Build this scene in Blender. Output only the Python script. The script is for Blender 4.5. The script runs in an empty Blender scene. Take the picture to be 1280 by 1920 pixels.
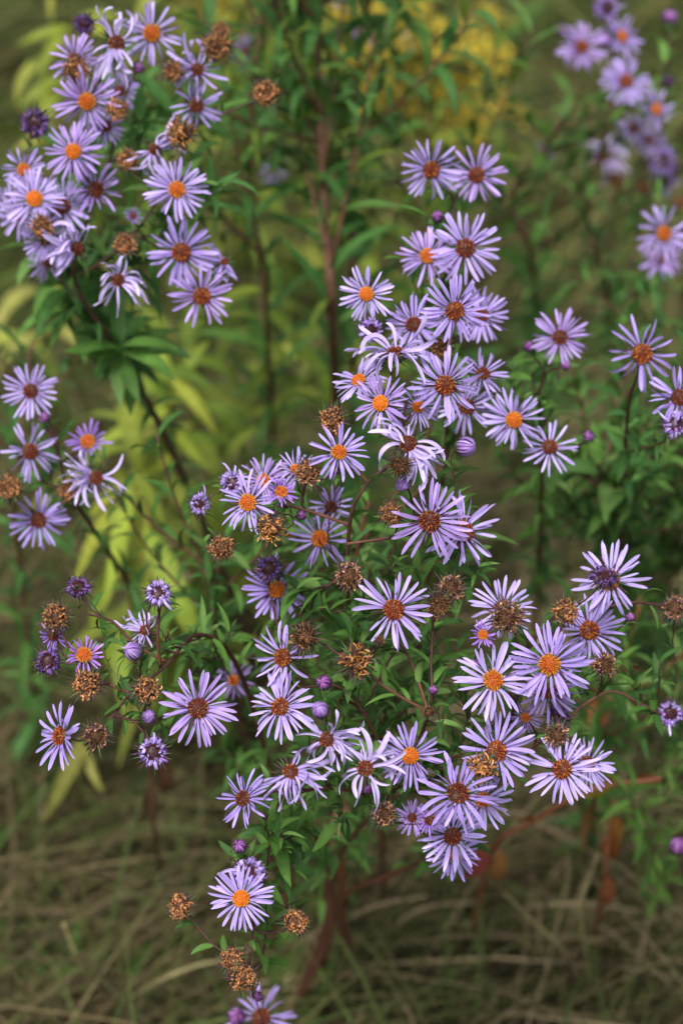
import bpy, math, random
import numpy as np
from mathutils import Matrix, Vector

# ------------------------------------------------------------------ camera
sc = bpy.context.scene
C = sc.collection
PITCH = math.radians(30.0)
CAM_H = 1.35
LENS, SENS = 50.0, 23.5
FPX = 1920 * LENS / SENS            # focal length in photograph pixels
FOCUS = 1.25
cam_d = bpy.data.cameras.new('camera')
cam = bpy.data.objects.new('camera', cam_d)
C.objects.link(cam)
cam.location = (0, 0, CAM_H)
cam.rotation_euler = (math.pi / 2 - PITCH, 0, 0)
cam_d.lens = LENS
cam_d.sensor_fit = 'VERTICAL'
cam_d.sensor_height = SENS
cam_d.sensor_width = SENS
cam_d.clip_start = 0.05
cam_d.clip_end = 500
cam_d.dof.use_dof = True
cam_d.dof.focus_distance = FOCUS
cam_d.dof.aperture_fstop = 2.9
cam_d.dof.aperture_blades = 8
sc.camera = cam

# ------------------------------------------------------------------ light
SUN_EL, SUN_AZ = math.radians(58), math.radians(200)
w = bpy.data.worlds.new('World')
sc.world = w
w.use_nodes = True
nt = w.node_tree
bg = nt.nodes['Background']
sky = nt.nodes.new('ShaderNodeTexSky')
sky.sky_type = 'NISHITA'
sky.sun_disc = False
sky.sun_elevation = SUN_EL
sky.sun_rotation = SUN_AZ
sky.dust_density = 4.0
hs = nt.nodes.new('ShaderNodeHueSaturation')
hs.inputs['Saturation'].default_value = 0.35     # a grey, overcast sky
nt.links.new(sky.outputs[0], hs.inputs['Color'])
nt.links.new(hs.outputs[0], bg.inputs['Color'])
bg.inputs['Strength'].default_value = 0.088
sun_d = bpy.data.lights.new('sun', 'SUN')
sun = bpy.data.objects.new('sun', sun_d)
C.objects.link(sun)
sun_d.energy = 1.5
sun_d.angle = math.radians(12)
sun_d.color = (1.0, 0.96, 0.9)
# sun_rotation 0 = +Y, clockwise from above
sdir = Vector((math.sin(SUN_AZ) * math.cos(SUN_EL), math.cos(SUN_AZ) * math.cos(SUN_EL), math.sin(SUN_EL)))
sun.rotation_euler = sdir.to_track_quat('Z', 'Y').to_euler()
sun.location = (0, 0, 5)
sc.view_settings.view_transform = 'Standard'
sc.view_settings.look = 'None'
sc.view_settings.exposure = 1.15
sc.view_settings.use_curve_mapping = False
sc.view_settings.gamma = 1.0
sc.render.engine = 'CYCLES'
sc.cycles.use_denoising = True
sc.cycles.adaptive_threshold = 0.02
sc.cycles.max_bounces = 6
sc.cycles.diffuse_bounces = 3
sc.cycles.transmission_bounces = 3

# ------------------------------------------------------------------ helpers
rng = np.random.default_rng(7)
random.seed(7)
U = rng.uniform
RIGHT = np.array([1.0, 0, 0])
FWD = np.array([0, math.cos(PITCH), -math.sin(PITCH)])
UPC = np.array([0, math.sin(PITCH), math.cos(PITCH)])
CAMP = np.array([0, 0, CAM_H])
DOWN = np.array([0, 0, -1.0])


def P(px, py, d):
    """Point of the place seen at photograph pixel px, py, at depth d metres."""
    return CAMP + RIGHT * ((px - 640) / FPX * d) + UPC * (-(py - 960) / FPX * d) + FWD * d


def G(px, py):
    """The same on the ground."""
    v = RIGHT * ((px - 640) / FPX) + UPC * (-(py - 960) / FPX) + FWD
    return CAMP + v * (CAM_H / -v[2])


def unit(v):
    v = np.asarray(v, float)
    return v / max(1e-9, np.linalg.norm(v))


def frame(z, hint=UPC):
    z = unit(z)
    x = np.cross(hint, z)
    if np.linalg.norm(x) < 1e-3:
        x = np.cross(RIGHT, z)
    x = unit(x)
    return x, np.cross(z, x), z


def mat4(x, y, z, loc, s=(1, 1, 1)):
    return Matrix(((x[0] * s[0], y[0] * s[1], z[0] * s[2], loc[0]),
                   (x[1] * s[0], y[1] * s[1], z[1] * s[2], loc[1]),
                   (x[2] * s[0], y[2] * s[1], z[2] * s[2], loc[2]),
                   (0, 0, 0, 1)))


class MB:
    """collects pieces into one mesh with a point colour"""
    def __init__(s):
        s.v, s.f, s.c, s.n = [], [], [], 0

    def add(s, v, f, c):
        v = np.asarray(v, float)
        s.v.append(v)
        s.f += [tuple(i + s.n for i in q) for q in f]
        c = np.asarray(c, float)
        if c.ndim == 1:
            c = np.tile(c[:3], (len(v), 1))
        s.c.append(c[:, :3])
        s.n += len(v)

    def mesh(s, name, mat):
        me = bpy.data.meshes.new(name)
        v = np.concatenate(s.v)
        me.from_pydata(v.tolist(), [], s.f)
        c = np.ones((len(v), 4), np.float32)
        c[:, :3] = np.concatenate(s.c)
        a = me.color_attributes.new('Col', 'FLOAT_COLOR', 'POINT')
        a.data.foreach_set('color', c.ravel())
        me.polygons.foreach_set('use_smooth', np.ones(len(me.polygons), bool))
        me.materials.append(mat)
        me.update()
        return me


def link(name, me, parent=None, mat=None, col=None, label=None, kind=None):
    o = bpy.data.objects.new(name, me)
    C.objects.link(o)
    if parent is not None:
        o.parent = parent
    if mat is not None:
        o.matrix_basis = mat
    if col is not None:
        o.color = (col[0], col[1], col[2], 1)
    if label:
        o['label'] = label
    if kind:
        o['kind'] = kind
    return o


def thing(name, loc, label, cat, group=None):
    o = bpy.data.objects.new(name, None)
    C.objects.link(o)
    o.empty_display_size = 0.05
    o.location = loc
    o['label'] = label
    o['category'] = cat
    if group:
        o['group'] = group
    return o


# ------------------------------------------------------------------ materials
def material(name, rough=0.5, spec=0.3, transl=0.0, bump=0.0, bscale=300, vary=0.25, nscale=90, use_obj=True):
    m = bpy.data.materials.new(name)
    m.use_nodes = True
    n, l = m.node_tree.nodes, m.node_tree.links
    bs = n['Principled BSDF']
    out = n['Material Output']
    at = n.new('ShaderNodeAttribute')
    at.attribute_name = 'Col'
    col = at.outputs['Color']
    if use_obj:
        oi = n.new('ShaderNodeObjectInfo')
        mx = n.new('ShaderNodeMix')
        mx.data_type = 'RGBA'
        mx.blend_type = 'MULTIPLY'
        mx.inputs[0].default_value = 1
        l.new(col, mx.inputs[6])
        l.new(oi.outputs['Color'], mx.inputs[7])
        col = mx.outputs[2]
    tc = n.new('ShaderNodeTexCoord')
    if vary:
        ge = n.new('ShaderNodeNewGeometry')
        no = n.new('ShaderNodeTexNoise')
        no.inputs['Scale'].default_value = nscale
        no.inputs['Detail'].default_value = 3
        l.new(ge.outputs['Position'], no.inputs['Vector'])
        mr = n.new('ShaderNodeMapRange')
        mr.inputs[1].default_value, mr.inputs[2].default_value = 0.25, 0.75
        mr.inputs[3].default_value, mr.inputs[4].default_value = 1 - vary, 1 + vary
        l.new(no.outputs['Fac'], mr.inputs[0])
        m2 = n.new('ShaderNodeMix')
        m2.data_type = 'RGBA'
        m2.blend_type = 'MULTIPLY'
        m2.inputs[0].default_value = 1
        l.new(col, m2.inputs[6])
        l.new(mr.outputs[0], m2.inputs[7])
        col = m2.outputs[2]
    l.new(col, bs.inputs['Base Color'])
    bs.inputs['Roughness'].default_value = rough
    bs.inputs['Specular IOR Level'].default_value = spec
    if bump:
        nb = n.new('ShaderNodeTexNoise')
        nb.inputs['Scale'].default_value = bscale
        l.new(tc.outputs['Object'], nb.inputs['Vector'])
        bu = n.new('ShaderNodeBump')
        bu.inputs['Strength'].default_value = bump
        bu.inputs['Distance'].default_value = 0.001
        l.new(nb.outputs['Fac'], bu.inputs['Height'])
        l.new(bu.outputs[0], bs.inputs['Normal'])
    if transl:
        tr = n.new('ShaderNodeBsdfTranslucent')
        l.new(col, tr.inputs['Color'])
        ms = n.new('ShaderNodeMixShader')
        ms.inputs[0].default_value = transl
        l.new(bs.outputs[0], ms.inputs[1])
        l.new(tr.outputs[0], ms.inputs[2])
        l.new(ms.outputs[0], out.inputs['Surface'])
    return m


M_PETAL = material('petal', 0.42, 0.35, 0.22, vary=0.10, nscale=160)
M_DISC = material('disc_florets', 0.5, 0.35, 0, vary=0.25, nscale=700)
M_DRY = material('dried_petal', 0.7, 0.2, 0.1, vary=0.3, nscale=500)
M_BRACT = material('bract', 0.55, 0.3, 0.05, vary=0.3, nscale=300)
M_STEM = material('stem', 0.6, 0.3, 0, vary=0.3, nscale=120)
M_LEAF = material('leaf', 0.55, 0.18, 0.34, vary=0.22, nscale=110)
M_GRASS = material('grass', 0.65, 0.12, 0.2, vary=0.15, nscale=40, use_obj=False)

# ------------------------------------------------------------------ shape makers
def ribbon(L, W, p0, k1, k2, yaw=0.0, roll0=0.0, roll1=0.0, fold=0.15, seg=8, prof='petal'):
    """a bent strip along +x, three points across; returns verts, faces, t"""
    t = np.linspace(0, 1, seg + 1)
    pitch = p0 + k1 * t + k2 * t * t
    ya = yaw * t
    d = np.stack([np.cos(pitch) * np.cos(ya), np.cos(pitch) * np.sin(ya), np.sin(pitch)], 1)
    cen = np.zeros((seg + 1, 3))
    cen[1:] = np.cumsum((d[1:] + d[:-1]) * 0.5, 0) * (L / seg)
    side = np.stack([-np.sin(ya), np.cos(ya), 0 * ya], 1)
    nor = np.cross(d, side)
    r = roll0 + roll1 * t
    s2 = side * np.cos(r)[:, None] + nor * np.sin(r)[:, None]
    n2 = np.cross(d, s2)
    if prof == 'petal':
        wv = np.minimum(1, 0.45 + 0.55 * t / 0.45)
        tip = np.clip((t - 0.80) / 0.20, 0, 1)
        wv = wv * np.sqrt(1 - 0.94 * tip ** 2)
    elif prof == 'leaf':
        wv = np.sin(np.pi * np.clip(t, 0, 1) ** 0.72) ** 0.85 * 0.98 + 0.06 * (1 - t)
        wv[-1] = 0.02
    else:
        wv = 1 - 0.95 * t ** 1.6
    wv = (wv * W * 0.5)[:, None]
    a = cen + s2 * wv + n2 * wv * fold
    b = cen - s2 * wv + n2 * wv * fold
    v = np.stack([a, cen, b], 1).reshape(-1, 3)
    f = []
    for i in range(seg):
        k = 3 * i
        f += [(k, k + 1, k + 4, k + 3), (k + 1, k + 2, k + 5, k + 4)]
    return v, f, np.repeat(t, 3)


def tube(pts, rad, sides=6):
    pts = np.asarray(pts, float)
    n = len(pts)
    rad = np.broadcast_to(rad, (n,)) if np.ndim(rad) else np.full(n, rad)
    tg = np.gradient(pts, axis=0)
    tg /= np.linalg.norm(tg, axis=1)[:, None] + 1e-9
    up = np.array([0.31, 0.17, 0.93])
    x = np.cross(np.tile(up, (n, 1)), tg)
    x /= np.linalg.norm(x, axis=1)[:, None] + 1e-9
    y = np.cross(tg, x)
    a = np.linspace(0, 2 * np.pi, sides, endpoint=False)
    v = pts[:, None] + (x[:, None] * np.cos(a)[None, :, None] + y[:, None] * np.sin(a)[None, :, None]) * rad[:, None, None]
    v = v.reshape(-1, 3)
    f = []
    for i in range(n - 1):
        for j in range(sides):
            k = (j + 1) % sides
            f.append((i * sides + j, i * sides + k, (i + 1) * sides + k, (i + 1) * sides + j))
    f.append(tuple(range(sides))[::-1])
    f.append(tuple(range((n - 1) * sides, n * sides)))
    return v, f


def catmull(pts, n_per=8):
    p = np.asarray(pts, float)
    p = np.concatenate([[2 * p[0] - p[1]], p, [2 * p[-1] - p[-2]]])
    out = []
    for i in range(1, len(p) - 2):
        for t in np.linspace(0, 1, n_per, endpoint=False):
            a, b, c, d = p[i - 1], p[i], p[i + 1], p[i + 2]
            out.append(0.5 * (2 * b + (c - a) * t + (2 * a - 5 * b + 4 * c - d) * t * t + (3 * b - a - 3 * c + d) * t ** 3))
    out.append(p[-2])
    return np.array(out)


def bezier(a, b, c, d, n=12):
    t = np.linspace(0, 1, n)[:, None]
    return a * (1 - t) ** 3 + 3 * b * t * (1 - t) ** 2 + 3 * c * t * t * (1 - t) + d * t ** 3


def rotz(v, a):
    c, s = math.cos(a), math.sin(a)
    return np.stack([v[:, 0] * c - v[:, 1] * s, v[:, 0] * s + v[:, 1] * c, v[:, 2]], 1)


def lathe(prof, sides=14):
    v, f = [], []
    for r, z in prof:
        for j in range(sides):
            a = 2 * math.pi * j / sides
            v.append((r * math.cos(a), r * math.sin(a), z))
    for i in range(len(prof) - 1):
        for j in range(sides):
            k = (j + 1) % sides
            f.append((i * sides + j, i * sides + k, (i + 1) * sides + k, (i + 1) * sides + j))
    f.append(tuple(range((len(prof) - 1) * sides, len(prof) * sides)))
    return np.array(v), f


def grad(t, a, b):
    return np.asarray(a)[None] * (1 - t[:, None]) + np.asarray(b)[None] * t[:, None]


# ---- petal data (unit length), shared by many petals
def petal_variant(style):
    if style == 'fresh':
        a = dict(p0=U(.0, .42), k1=U(-.95, .12), k2=U(-.25, .2), yaw=U(-.32, .32), roll0=U(-.4, .4), roll1=U(-.9, .9), fold=U(.05, .6))
    elif style == 'loose':
        a = dict(p0=U(-.1, .6), k1=U(-1.4, .6), k2=U(-.5, .5), yaw=U(-.6, .6), roll0=U(-.5, .5), roll1=U(-1.2, 1.2), fold=U(.1, .6))
    elif style == 'wilt':
        s = 1 if U() < .55 else -1
        a = dict(p0=U(.1, 1.0), k1=s * U(.3, 1.8) - .7, k2=U(-.8, 1.2), yaw=U(-1.0, 1.0), roll0=U(-.7, .7), roll1=U(-2.0, 2.0), fold=U(.2, .9))
    else:   # curl
        a = dict(p0=U(.9, 1.4), k1=-U(2.0, 4.2), k2=-U(.5, 2.5), yaw=U(-.5, .5), roll0=U(-.4, .4), roll1=U(-.8, .8), fold=U(.3, .9))
    v, f, t = ribbon(1, .122 if style in ('fresh', 'loose') else .13, prof='petal', seg=8 if style in ('fresh', 'loose') else 10, **a)
    return v, f, t


PET = {}
for st, n in (('fresh', 22), ('loose', 18), ('wilt', 22), ('curl', 12)):
    PET[st] = []
    for i in range(n):
        v, f, t = petal_variant(st)
        mb = MB()
        edge = np.tile([1.06, .97, 1.06], len(t) // 3)[:, None]
        mb.add(v, f, grad(t, (.80, .74, .88), (1.04, 1.05, 1.02)) * edge)  # shadow at the petal base painted in as a darker violet
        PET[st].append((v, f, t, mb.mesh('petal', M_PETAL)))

LAV = [(.45, .34, .74), (.41, .30, .71), (.50, .40, .78), (.43, .295, .67), (.47, .36, .75)]
PALE = [(.52, .42, .76), (.47, .37, .73), (.57, .48, .79)]
PURP = [(.36, .19, .66), (.40, .18, .62), (.33, .18, .62)]


def floret(h, r, sides=5):
    v, f = lathe([(r * .8, -h * .3), (r, h * .5), (r * 1.15, h * .8), (r * .25, h)], sides)
    return v, f


def disc_mesh(kind):
    mb = MB()
    R = .25
    H = .12 if kind != 'young' else .16
    prof = [(R * math.cos(a), H * math.sin(a) - .03) for a in np.linspace(0, 1.45, 6)]
    v, f = lathe(prof, 16)
    mb.add(v, f, {'orange': (.45, .11, .008), 'young': (.62, .2, .01), 'red': (.05, .012, .006), 'mix': (.10, .02, .006)}[kind])
    n = 95
    for i in range(n):
        q = math.sqrt((i + .5) / n)
        th = i * 2.39996 + U(-.1, .1)
        r = R * q * .97
        z = H * math.sqrt(max(0, 1 - (q * .97) ** 2)) - .03
        nor = unit([math.cos(th) * q * 1.0, math.sin(th) * q * 1.0, 1.05 - .75 * q])
        nor = unit(nor + U(-.16, .16, 3))
        if kind == 'young':
            h, rr = U(.035, .05), .026
            c = np.array((.64, .15, .008)) * U(.7, 1.1) if q < .82 else np.array((.66, .24, .015))
        elif kind == 'orange':
            h, rr = (U(.04, .06), .022) if q < .6 else (U(.05, .085), .019)
            c = np.array((.60, .12, .010)) * U(.5, 1.15) if q < .68 else np.array((.64, .25, .025)) * U(.5, 1.1)
        elif kind == 'mix':
            h, rr = U(.045, .085), .018
            c = np.array((.27, .042, .010)) * U(.35, 1.2) if U() < .68 or q < .35 else np.array((.50, .18, .025)) * U(.5, 1.1)
        else:
            h, rr = U(.045, .085), .017
            c = np.array((.19, .03, .012)) * U(.3, 1.2) if U() < .78 else np.array((.42, .15, .035)) * U(.5, 1.1)
        v, f = floret(h, rr)
        x, y, zz = frame(nor, np.array([.2, .9, .1]))
        vv = v[:, :1] * x + v[:, 1:2] * y + v[:, 2:] * zz + np.array([r * math.cos(th), r * math.sin(th), z])
        tz = np.clip(v[:, 2] / h, 0, 1)
        mb.add(vv, f, grad(tz, c * .75, c * 1.15))
    return mb.mesh('disc', M_DISC)


DISC = {k: [disc_mesh(k) for _ in range(3)] for k in ('orange', 'young', 'red', 'mix')}
DARKG, PURG, BRNG = (.035, .07, .018), (.048, .020, .024), (.05, .03, .015)


def involucre(rad, cup_d, bn, blen, spread, cols, cup_col):
    """green cup of narrow pointed bracts behind a head"""
    mb = MB()
    v, f = lathe([(rad * .25, -cup_d), (rad * .8, -cup_d * .75), (rad, -cup_d * .35), (rad * .9, 0.0)], 14)
    mb.add(v, f, cup_col)
    for lay, (zf, sp, ln) in enumerate(((-.25, 0, 1.0), (-.5, .35, 1.0), (-.75, .75, .9))):
        for i in range(bn):
            a = 2 * math.pi * (i + lay * .33 + U(-.3, .3)) / bn
            p0 = 1.15 - spread - sp * spread + U(-.25, .25)
            v, f, t = ribbon(blen * ln * U(.7, 1.2), rad * .22, p0, U(-1.2, .3) * spread - .2, U(-.8, .2) * spread, U(-.3, .3), fold=.3, seg=5, prof='spike')
            v = v + np.array([rad * (.93 - .12 * lay), 0, cup_d * zf])
            c = np.array(random.choice(cols)) * U(.7, 1.4)
            mb.add(rotz(v, a), f, grad(t, c, c * .8))
    return mb


INV_F = [involucre(.27, .30, 13, .36, .5, [DARKG, DARKG, PURG], (.05, .06, .02)).mesh('involucre', M_BRACT) for _ in range(3)]


def curl_ring(mb, n, r0, r1, ln, wd, cols, tight, inward=0.0, jit=.15):
    for i in range(n):
        a = 2 * math.pi * (i + U(-.5, .5)) / n
        r = U(r0, r1)
        s = -1 if U() > inward else 1
        v, f, t = ribbon(ln * U(.6, 1.25), wd * U(.7, 1.4), U(.5, 1.5), s * U(.6, 1.0) * tight, s * U(-.2, .6) * tight,
                         U(-1.2, 1.2), U(-.8, .8), U(-2, 2), fold=U(.3, 1.1), seg=7, prof='petal')
        v = v + np.array([r, 0, U(-jit, jit)])
        c = np.array(random.choice(cols)) * U(.6, 1.35)
        mb.add(rotz(v, a), f, grad(t, c * .75, c * 1.1))


def crumbs(mb, n, maj, mnr, ln, wd, cols, tight=3.5):
    """crumpled curled bits heaped on a ring"""
    for i in range(n):
        a, b = U(0, 6.28), U(-.9, 2.9)
        nor = np.array([math.cos(b), 0, math.sin(b)])
        p = np.array([maj + mnr * math.cos(b) * U(.6, 1.1), 0, mnr * math.sin(b) * U(.6, 1.1)])
        x = unit(nor + U(-1.0, 1.0, 3) * np.array([.8, 1.3, .8]))
        sd = 1 if U() < .5 else -1
        v, f, t = ribbon(ln * U(.5, 1.4), wd * U(.6, 1.4), U(-.6, .6), sd * U(.4, 1.0) * tight, U(-.4, .4) * tight, U(-1.5, 1.5),
                         U(-1, 1), U(-2.5, 2.5), fold=U(.3, 1.2), seg=6, prof='petal')
        y = unit(np.cross(U(-1, 1, 3), x))
        z = np.cross(x, y)
        v = v[:, :1] * x + v[:, 1:2] * y + v[:, 2:] * z + p
        c = np.array(random.choice(cols)) * U(.5, 1.35)
        mb.add(rotz(v, a), f, grad(t, c * .7, c * 1.12))


def bristles(mb, n, r, h, cols):
    for i in range(n):
        a, q = U(0, 6.28), math.sqrt(U()) * r
        d = unit([math.cos(a) * q * 1.3, math.sin(a) * q * 1.3, 1])
        p = np.array([q * math.cos(a), q * math.sin(a), 0])
        L = h * U(.6, 1.2)
        v, f = tube([p, p + d * L * .6, p + d * L], np.array([.028, .03, .008]), 4)
        mb.add(v, f, np.array(random.choice(cols)) * U(.5, 1.4))


TAN = [(.44, .205, .085), (.38, .16, .06), (.48, .25, .12), (.29, .125, .055), (.45, .19, .065)]
PTAN = [(.42, .22, .16), (.34, .16, .13), (.48, .28, .15), (.25, .12, .12), (.30, .15, .20)]
DBR = [(.10, .05, .022), (.05, .022, .012), (.16, .085, .035), (.22, .12, .05)]
DKC = [(.05, .02, .012), (.09, .04, .02), (.035, .014, .01)]


def dried(kind):
    mb = MB()
    v, f = lathe([(.5, -.3), (.55, 0), (.4, .12), (.1, .17)], 12)
    mb.add(v, f, (.09, .04, .02))
    if kind == 'tan':
        bristles(mb, 60, .5, .35, DKC)
        crumbs(mb, 165, .56, .25, .34, .12, TAN)
    elif kind == 'frizz':
        bristles(mb, 40, .45, .35, DKC)
        crumbs(mb, 95, .48, .30, .55, .11, TAN[:3] + [(.52, .22, .05), (.55, .25, .06)], 2.8)
    elif kind == 'ring':
        bristles(mb, 110, .52, .42, DBR)
        crumbs(mb, 100, .68, .19, .26, .13, PTAN + TAN[:3], 4.5)
    else:   # dark seed head
        bristles(mb, 120, .6, .6, DBR)
        crumbs(mb, 45, .58, .2, .42, .10, DBR + [TAN[3], TAN[1]], 3)
    return mb.mesh('dried_petals', M_DRY)


DRY = {k: [dried(k) for _ in range(4)] for k in ('tan', 'frizz', 'ring', 'dark')}
INV_D = [involucre(.60, .62, 17, 1.0, .78, [DARKG, PURG, PURG, BRNG], (.06, .03, .025)).mesh('involucre', M_BRACT) for _ in range(4)]


def curled(dark):
    mb = MB()
    cols = PURP + LAV + PALE[:1] if not dark else [(.16, .08, .34), (.12, .05, .2), (.22, .12, .4), (.2, .1, .14)]
    v, f = lathe([(.5, -.3), (.5, 0), (.35, .1), (.1, .13)], 12)
    mb.add(v, f, (.05, .015, .02))
    bristles(mb, 60, .42, .32, [(.12, .03, .03), (.2, .08, .05), (.06, .02, .03)])
    curl_ring(mb, 26, .48, .60, 1.0, .2, cols, 5.5, 0.05, .08)
    curl_ring(mb, 24, .5, .68, .85, .22, cols, 6.5, .05, .1)
    crumbs(mb, 30, .62, .2, .35, .16, cols, 5)
    return mb.mesh('curled_petals', M_PETAL)


CURL = {False: [curled(False) for _ in range(4)], True: [curled(True) for _ in range(3)]}


def bud_mesh(cols):
    mb = MB()
    for lay in range(2):
        n = 21
        for i in range(n):
            a = 2 * math.pi * (i + .5 * lay + U(-.2, .2)) / n
            k = .9 if lay == 0 else .78
            t = np.linspace(0, 1, 8)
            ang = -1.0 + t * U(2.35, 2.6)
            r = k * np.cos(ang) * .95
            z = k * np.sin(ang) * 1.05 + .25
            wv = .125 * np.sqrt(np.clip(1 - (2 * t - .9) ** 2 * .75, .05, 1))
            tw = U(.0, .9) * t
            vv = []
            for q in range(8):
                for s in (-1, 0, 1):
                    aa = tw[q] + s * wv[q] / max(.3, r[q] + .2) * .9
                    rr = r[q] + (.05 if s == 0 else -.02)
                    vv.append((rr * math.cos(aa), rr * math.sin(aa), z[q]))
            f = []
            for q in range(7):
                b = 3 * q
                f += [(b, b + 1, b + 4, b + 3), (b + 1, b + 2, b + 5, b + 4)]
            c = np.array(random.choice(cols)) * U(.55, 1.3)
            mb.add(rotz(np.array(vv), a), f, grad(np.repeat(t, 3), c * .6, c * 1.1) * np.tile([.8, 1.1, .8], 8)[:, None])  # shade in the grooves between furled petals painted as darker strip edges
    v, f = lathe([(.2, -.6), (.62, -.35), (.7, .1), (.45, .7), (.1, .9)], 12)
    mb.add(v, f, np.array(cols[0]) * .35)
    return mb.mesh('closed_petals', M_PETAL)


BUD = [bud_mesh([(.34, .12, .40), (.42, .20, .52), (.26, .07, .28)]) for _ in range(3)]
CLOSED = [bud_mesh([(.42, .25, .66), (.50, .36, .74), (.36, .18, .58)]) for _ in range(3)]
INV_B = [involucre(.78, .85, 14, .6, .42, [DARKG, (.05, .10, .025), PURG], (.045, .06, .02)).mesh('involucre', M_BRACT) for _ in range(3)]


# ---- leaf data
def leaf_variant(wd, bend):
    v, f, t = ribbon(1, wd, U(.0, .5), -U(.3, 1.0) * bend, U(-.6, .2) * bend, U(-.35, .35), U(-.3, .3), U(-.5, .5), fold=U(.15, .5), seg=6, prof='leaf')
    mb = MB()
    rib = np.tile([1.0, 1.25, 1.0], len(t) // 3)[:, None]
    mb.add(v, f, grad(t, (1.05, 1.05, 1.0), (.95, .95, .9)) * rib)
    return v, f, mb.mesh('leaf', M_LEAF)


LEAF = {'small': [leaf_variant(.27, 1.0) for _ in range(12)], 'long': [leaf_variant(.17, 1.3) for _ in range(12)],
        'droop': [leaf_variant(.17, 2.6) for _ in range(10)]}
GREEN = [(.060, .14, .026), (.044, .112, .026), (.085, .18, .036), (.037, .095, .022), (.115, .21, .055), (.09, .19, .038)]
TEAL = [(.052, .14, .034), (.066, .165, .040), (.042, .11, .025), (.085, .185, .040)]
OLIVE = [(.12, .18, .025), (.16, .21, .03), (.10, .15, .02)]
YELG = [(.20, .24, .035), (.24, .265, .05), (.16, .21, .03), (.13, .19, .03)]
RUST = [(.26, .09, .03), (.34, .15, .04), (.20, .07, .03), (.30, .20, .10)]


def put_leaves(plant, base, specs, cap=300):
    """specs: (pos, dir, up, length, style, colour); the largest are objects, the rest one mesh"""
    specs.sort(key=lambda s: -s[3] / np.linalg.norm(s[0] - CAMP))
    for p, d, up, L, st, c in specs[:cap]:
        y0 = np.cross(up, d)
        y0 = unit(y0) if np.linalg.norm(y0) > 1e-3 else RIGHT
        d = unit(d)
        v, f, me = random.choice(LEAF[st])
        link('leaf', me, plant, mat4(d, y0, np.cross(d, y0), p - base, (L, L, L)), np.array(c) * U(.8, 1.2))
    rest = specs[cap:]
    if rest:
        mb = MB()
        for p, d, up, L, st, c in rest:
            d = unit(d)
            y0 = unit(np.cross(up, d) + 1e-6)
            z0 = np.cross(d, y0)
            v, f, me = random.choice(LEAF[st])
            mb.add((v[:, :1] * d + v[:, 1:2] * y0 + v[:, 2:] * z0) * L + p - base, f, np.array(c) * U(.8, 1.2))
        link('leaves', mb.mesh('leaves', M_LEAF), plant, kind='stuff')


def leaves_along(path, spacing, lmin, lmax, style, cols, t0=0.05, t1=.97, out=.8, specs=None, droop=0.0, phase=None):
    seg = np.linalg.norm(np.diff(path, axis=0), axis=1)
    s = np.concatenate([[0], np.cumsum(seg)])
    Lt = s[-1]
    n = max(1, int(Lt * (t1 - t0) / spacing))
    th = U(0, 6.28) if phase is None else phase
    for i in range(n):
        u = (t0 + (t1 - t0) * (i + U(.1, .9)) / n) * Lt
        p = np.array([np.interp(u, s, path[:, k]) for k in range(3)])
        q = np.array([np.interp(min(Lt, u + .004), s, path[:, k]) for k in range(3)])
        tg = unit(q - p + 1e-7)
        x, y, _ = frame(tg, np.array([.1, .3, .9]))
        th += 2.4 + U(-.5, .5)
        rad = x * math.cos(th) + y * math.sin(th)
        d = unit(tg * U(.35, .9) + rad * out + DOWN * droop * U(.5, 1.3))
        up = unit(np.array([0, 0, 1.0]) + tg * .5 + U(-.3, .3, 3))
        specs.append((p, d, up, U(lmin, lmax), style, random.choice(cols)))


# ------------------------------------------------------------------ heads
PNAME = {'F': ('flower_head', None), 'L': ('flower_head', None), 'W': ('wilted_flower', 'wilted pale lavender flower with drooping twisted petals'),
         'H': ('opening_flower', 'half open flower with short violet petals'),
         'D': ('dried_head', 'dried tan head of curled brown petals'), 'Z': ('dried_head', 'dried frizzy orange tan head'),
         'K': ('dried_head', 'dried head with pinkish tan curls round a dark centre'), 'S': ('seed_head', 'dark brown spiky seed head'),
         'C': ('curled_flower', 'faded flower with petals rolled into purple knobs'), 'X': ('curled_flower', 'dark purple shrivelled flower'),
         'B': ('bud', 'round purple bud in green bracts'), 'O': ('closed_flower', 'closed lavender flower with furled petals')}


def petal_specs(typ, R):
    """local matrices of the petals of one head, with variant and colour"""
    out = []
    if typ in ('F', 'L'):
        n = int(U(29, 38)) if typ == 'F' else int(U(20, 28))
        base = random.choice(LAV)
        gap = U(0, 6.28)
        for i in range(n):
            a = 2 * math.pi * (i + U(-.42, .42)) / n
            if abs((a - gap + 3.14) % 6.28 - 3.14) < .12 and U() < .7:
                continue
            if U() < .05:
                continue
            st = 'loose' if U() < (.2 if typ == 'F' else .65) else 'fresh'
            L = .77 * (U(.86, 1.08) if U() < .85 else U(.6, .9))
            lay = i % 2
            out.append((a, .235, -.02 - .05 * lay, L, L * U(.8, 1.15), U(-.1, .1) - .06 * lay, st, np.array(base) * U(.80, 1.18)))
    elif typ == 'W':
        n = int(U(24, 32))
        base = random.choice(PALE)
        cl = U(0, 6.28, 4)
        for i in range(n):
            a = random.choice(cl) + rng.normal(0, .55)
            st = random.choice(['wilt', 'wilt', 'loose', 'loose', 'curl'])
            L = (.8 if st != 'curl' else .6) * U(.7, 1.2)
            out.append((a, .2, U(-.06, .04), L, L * U(.8, 1.3), U(-.3, .3), st, np.array(base) * U(.85, 1.1)))
    elif typ == 'H':
        n = 26
        base = random.choice(PURP)
        for i in range(n):
            a = 2 * math.pi * (i + U(-.4, .4)) / n
            L = .72 * U(.6, 1.1)
            out.append((a, .27, U(-.08, 0), L, L * U(.9, 1.3), -U(.2, .95), random.choice(['fresh', 'loose']), np.array(base) * U(.9, 1.2)))
    return out


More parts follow.
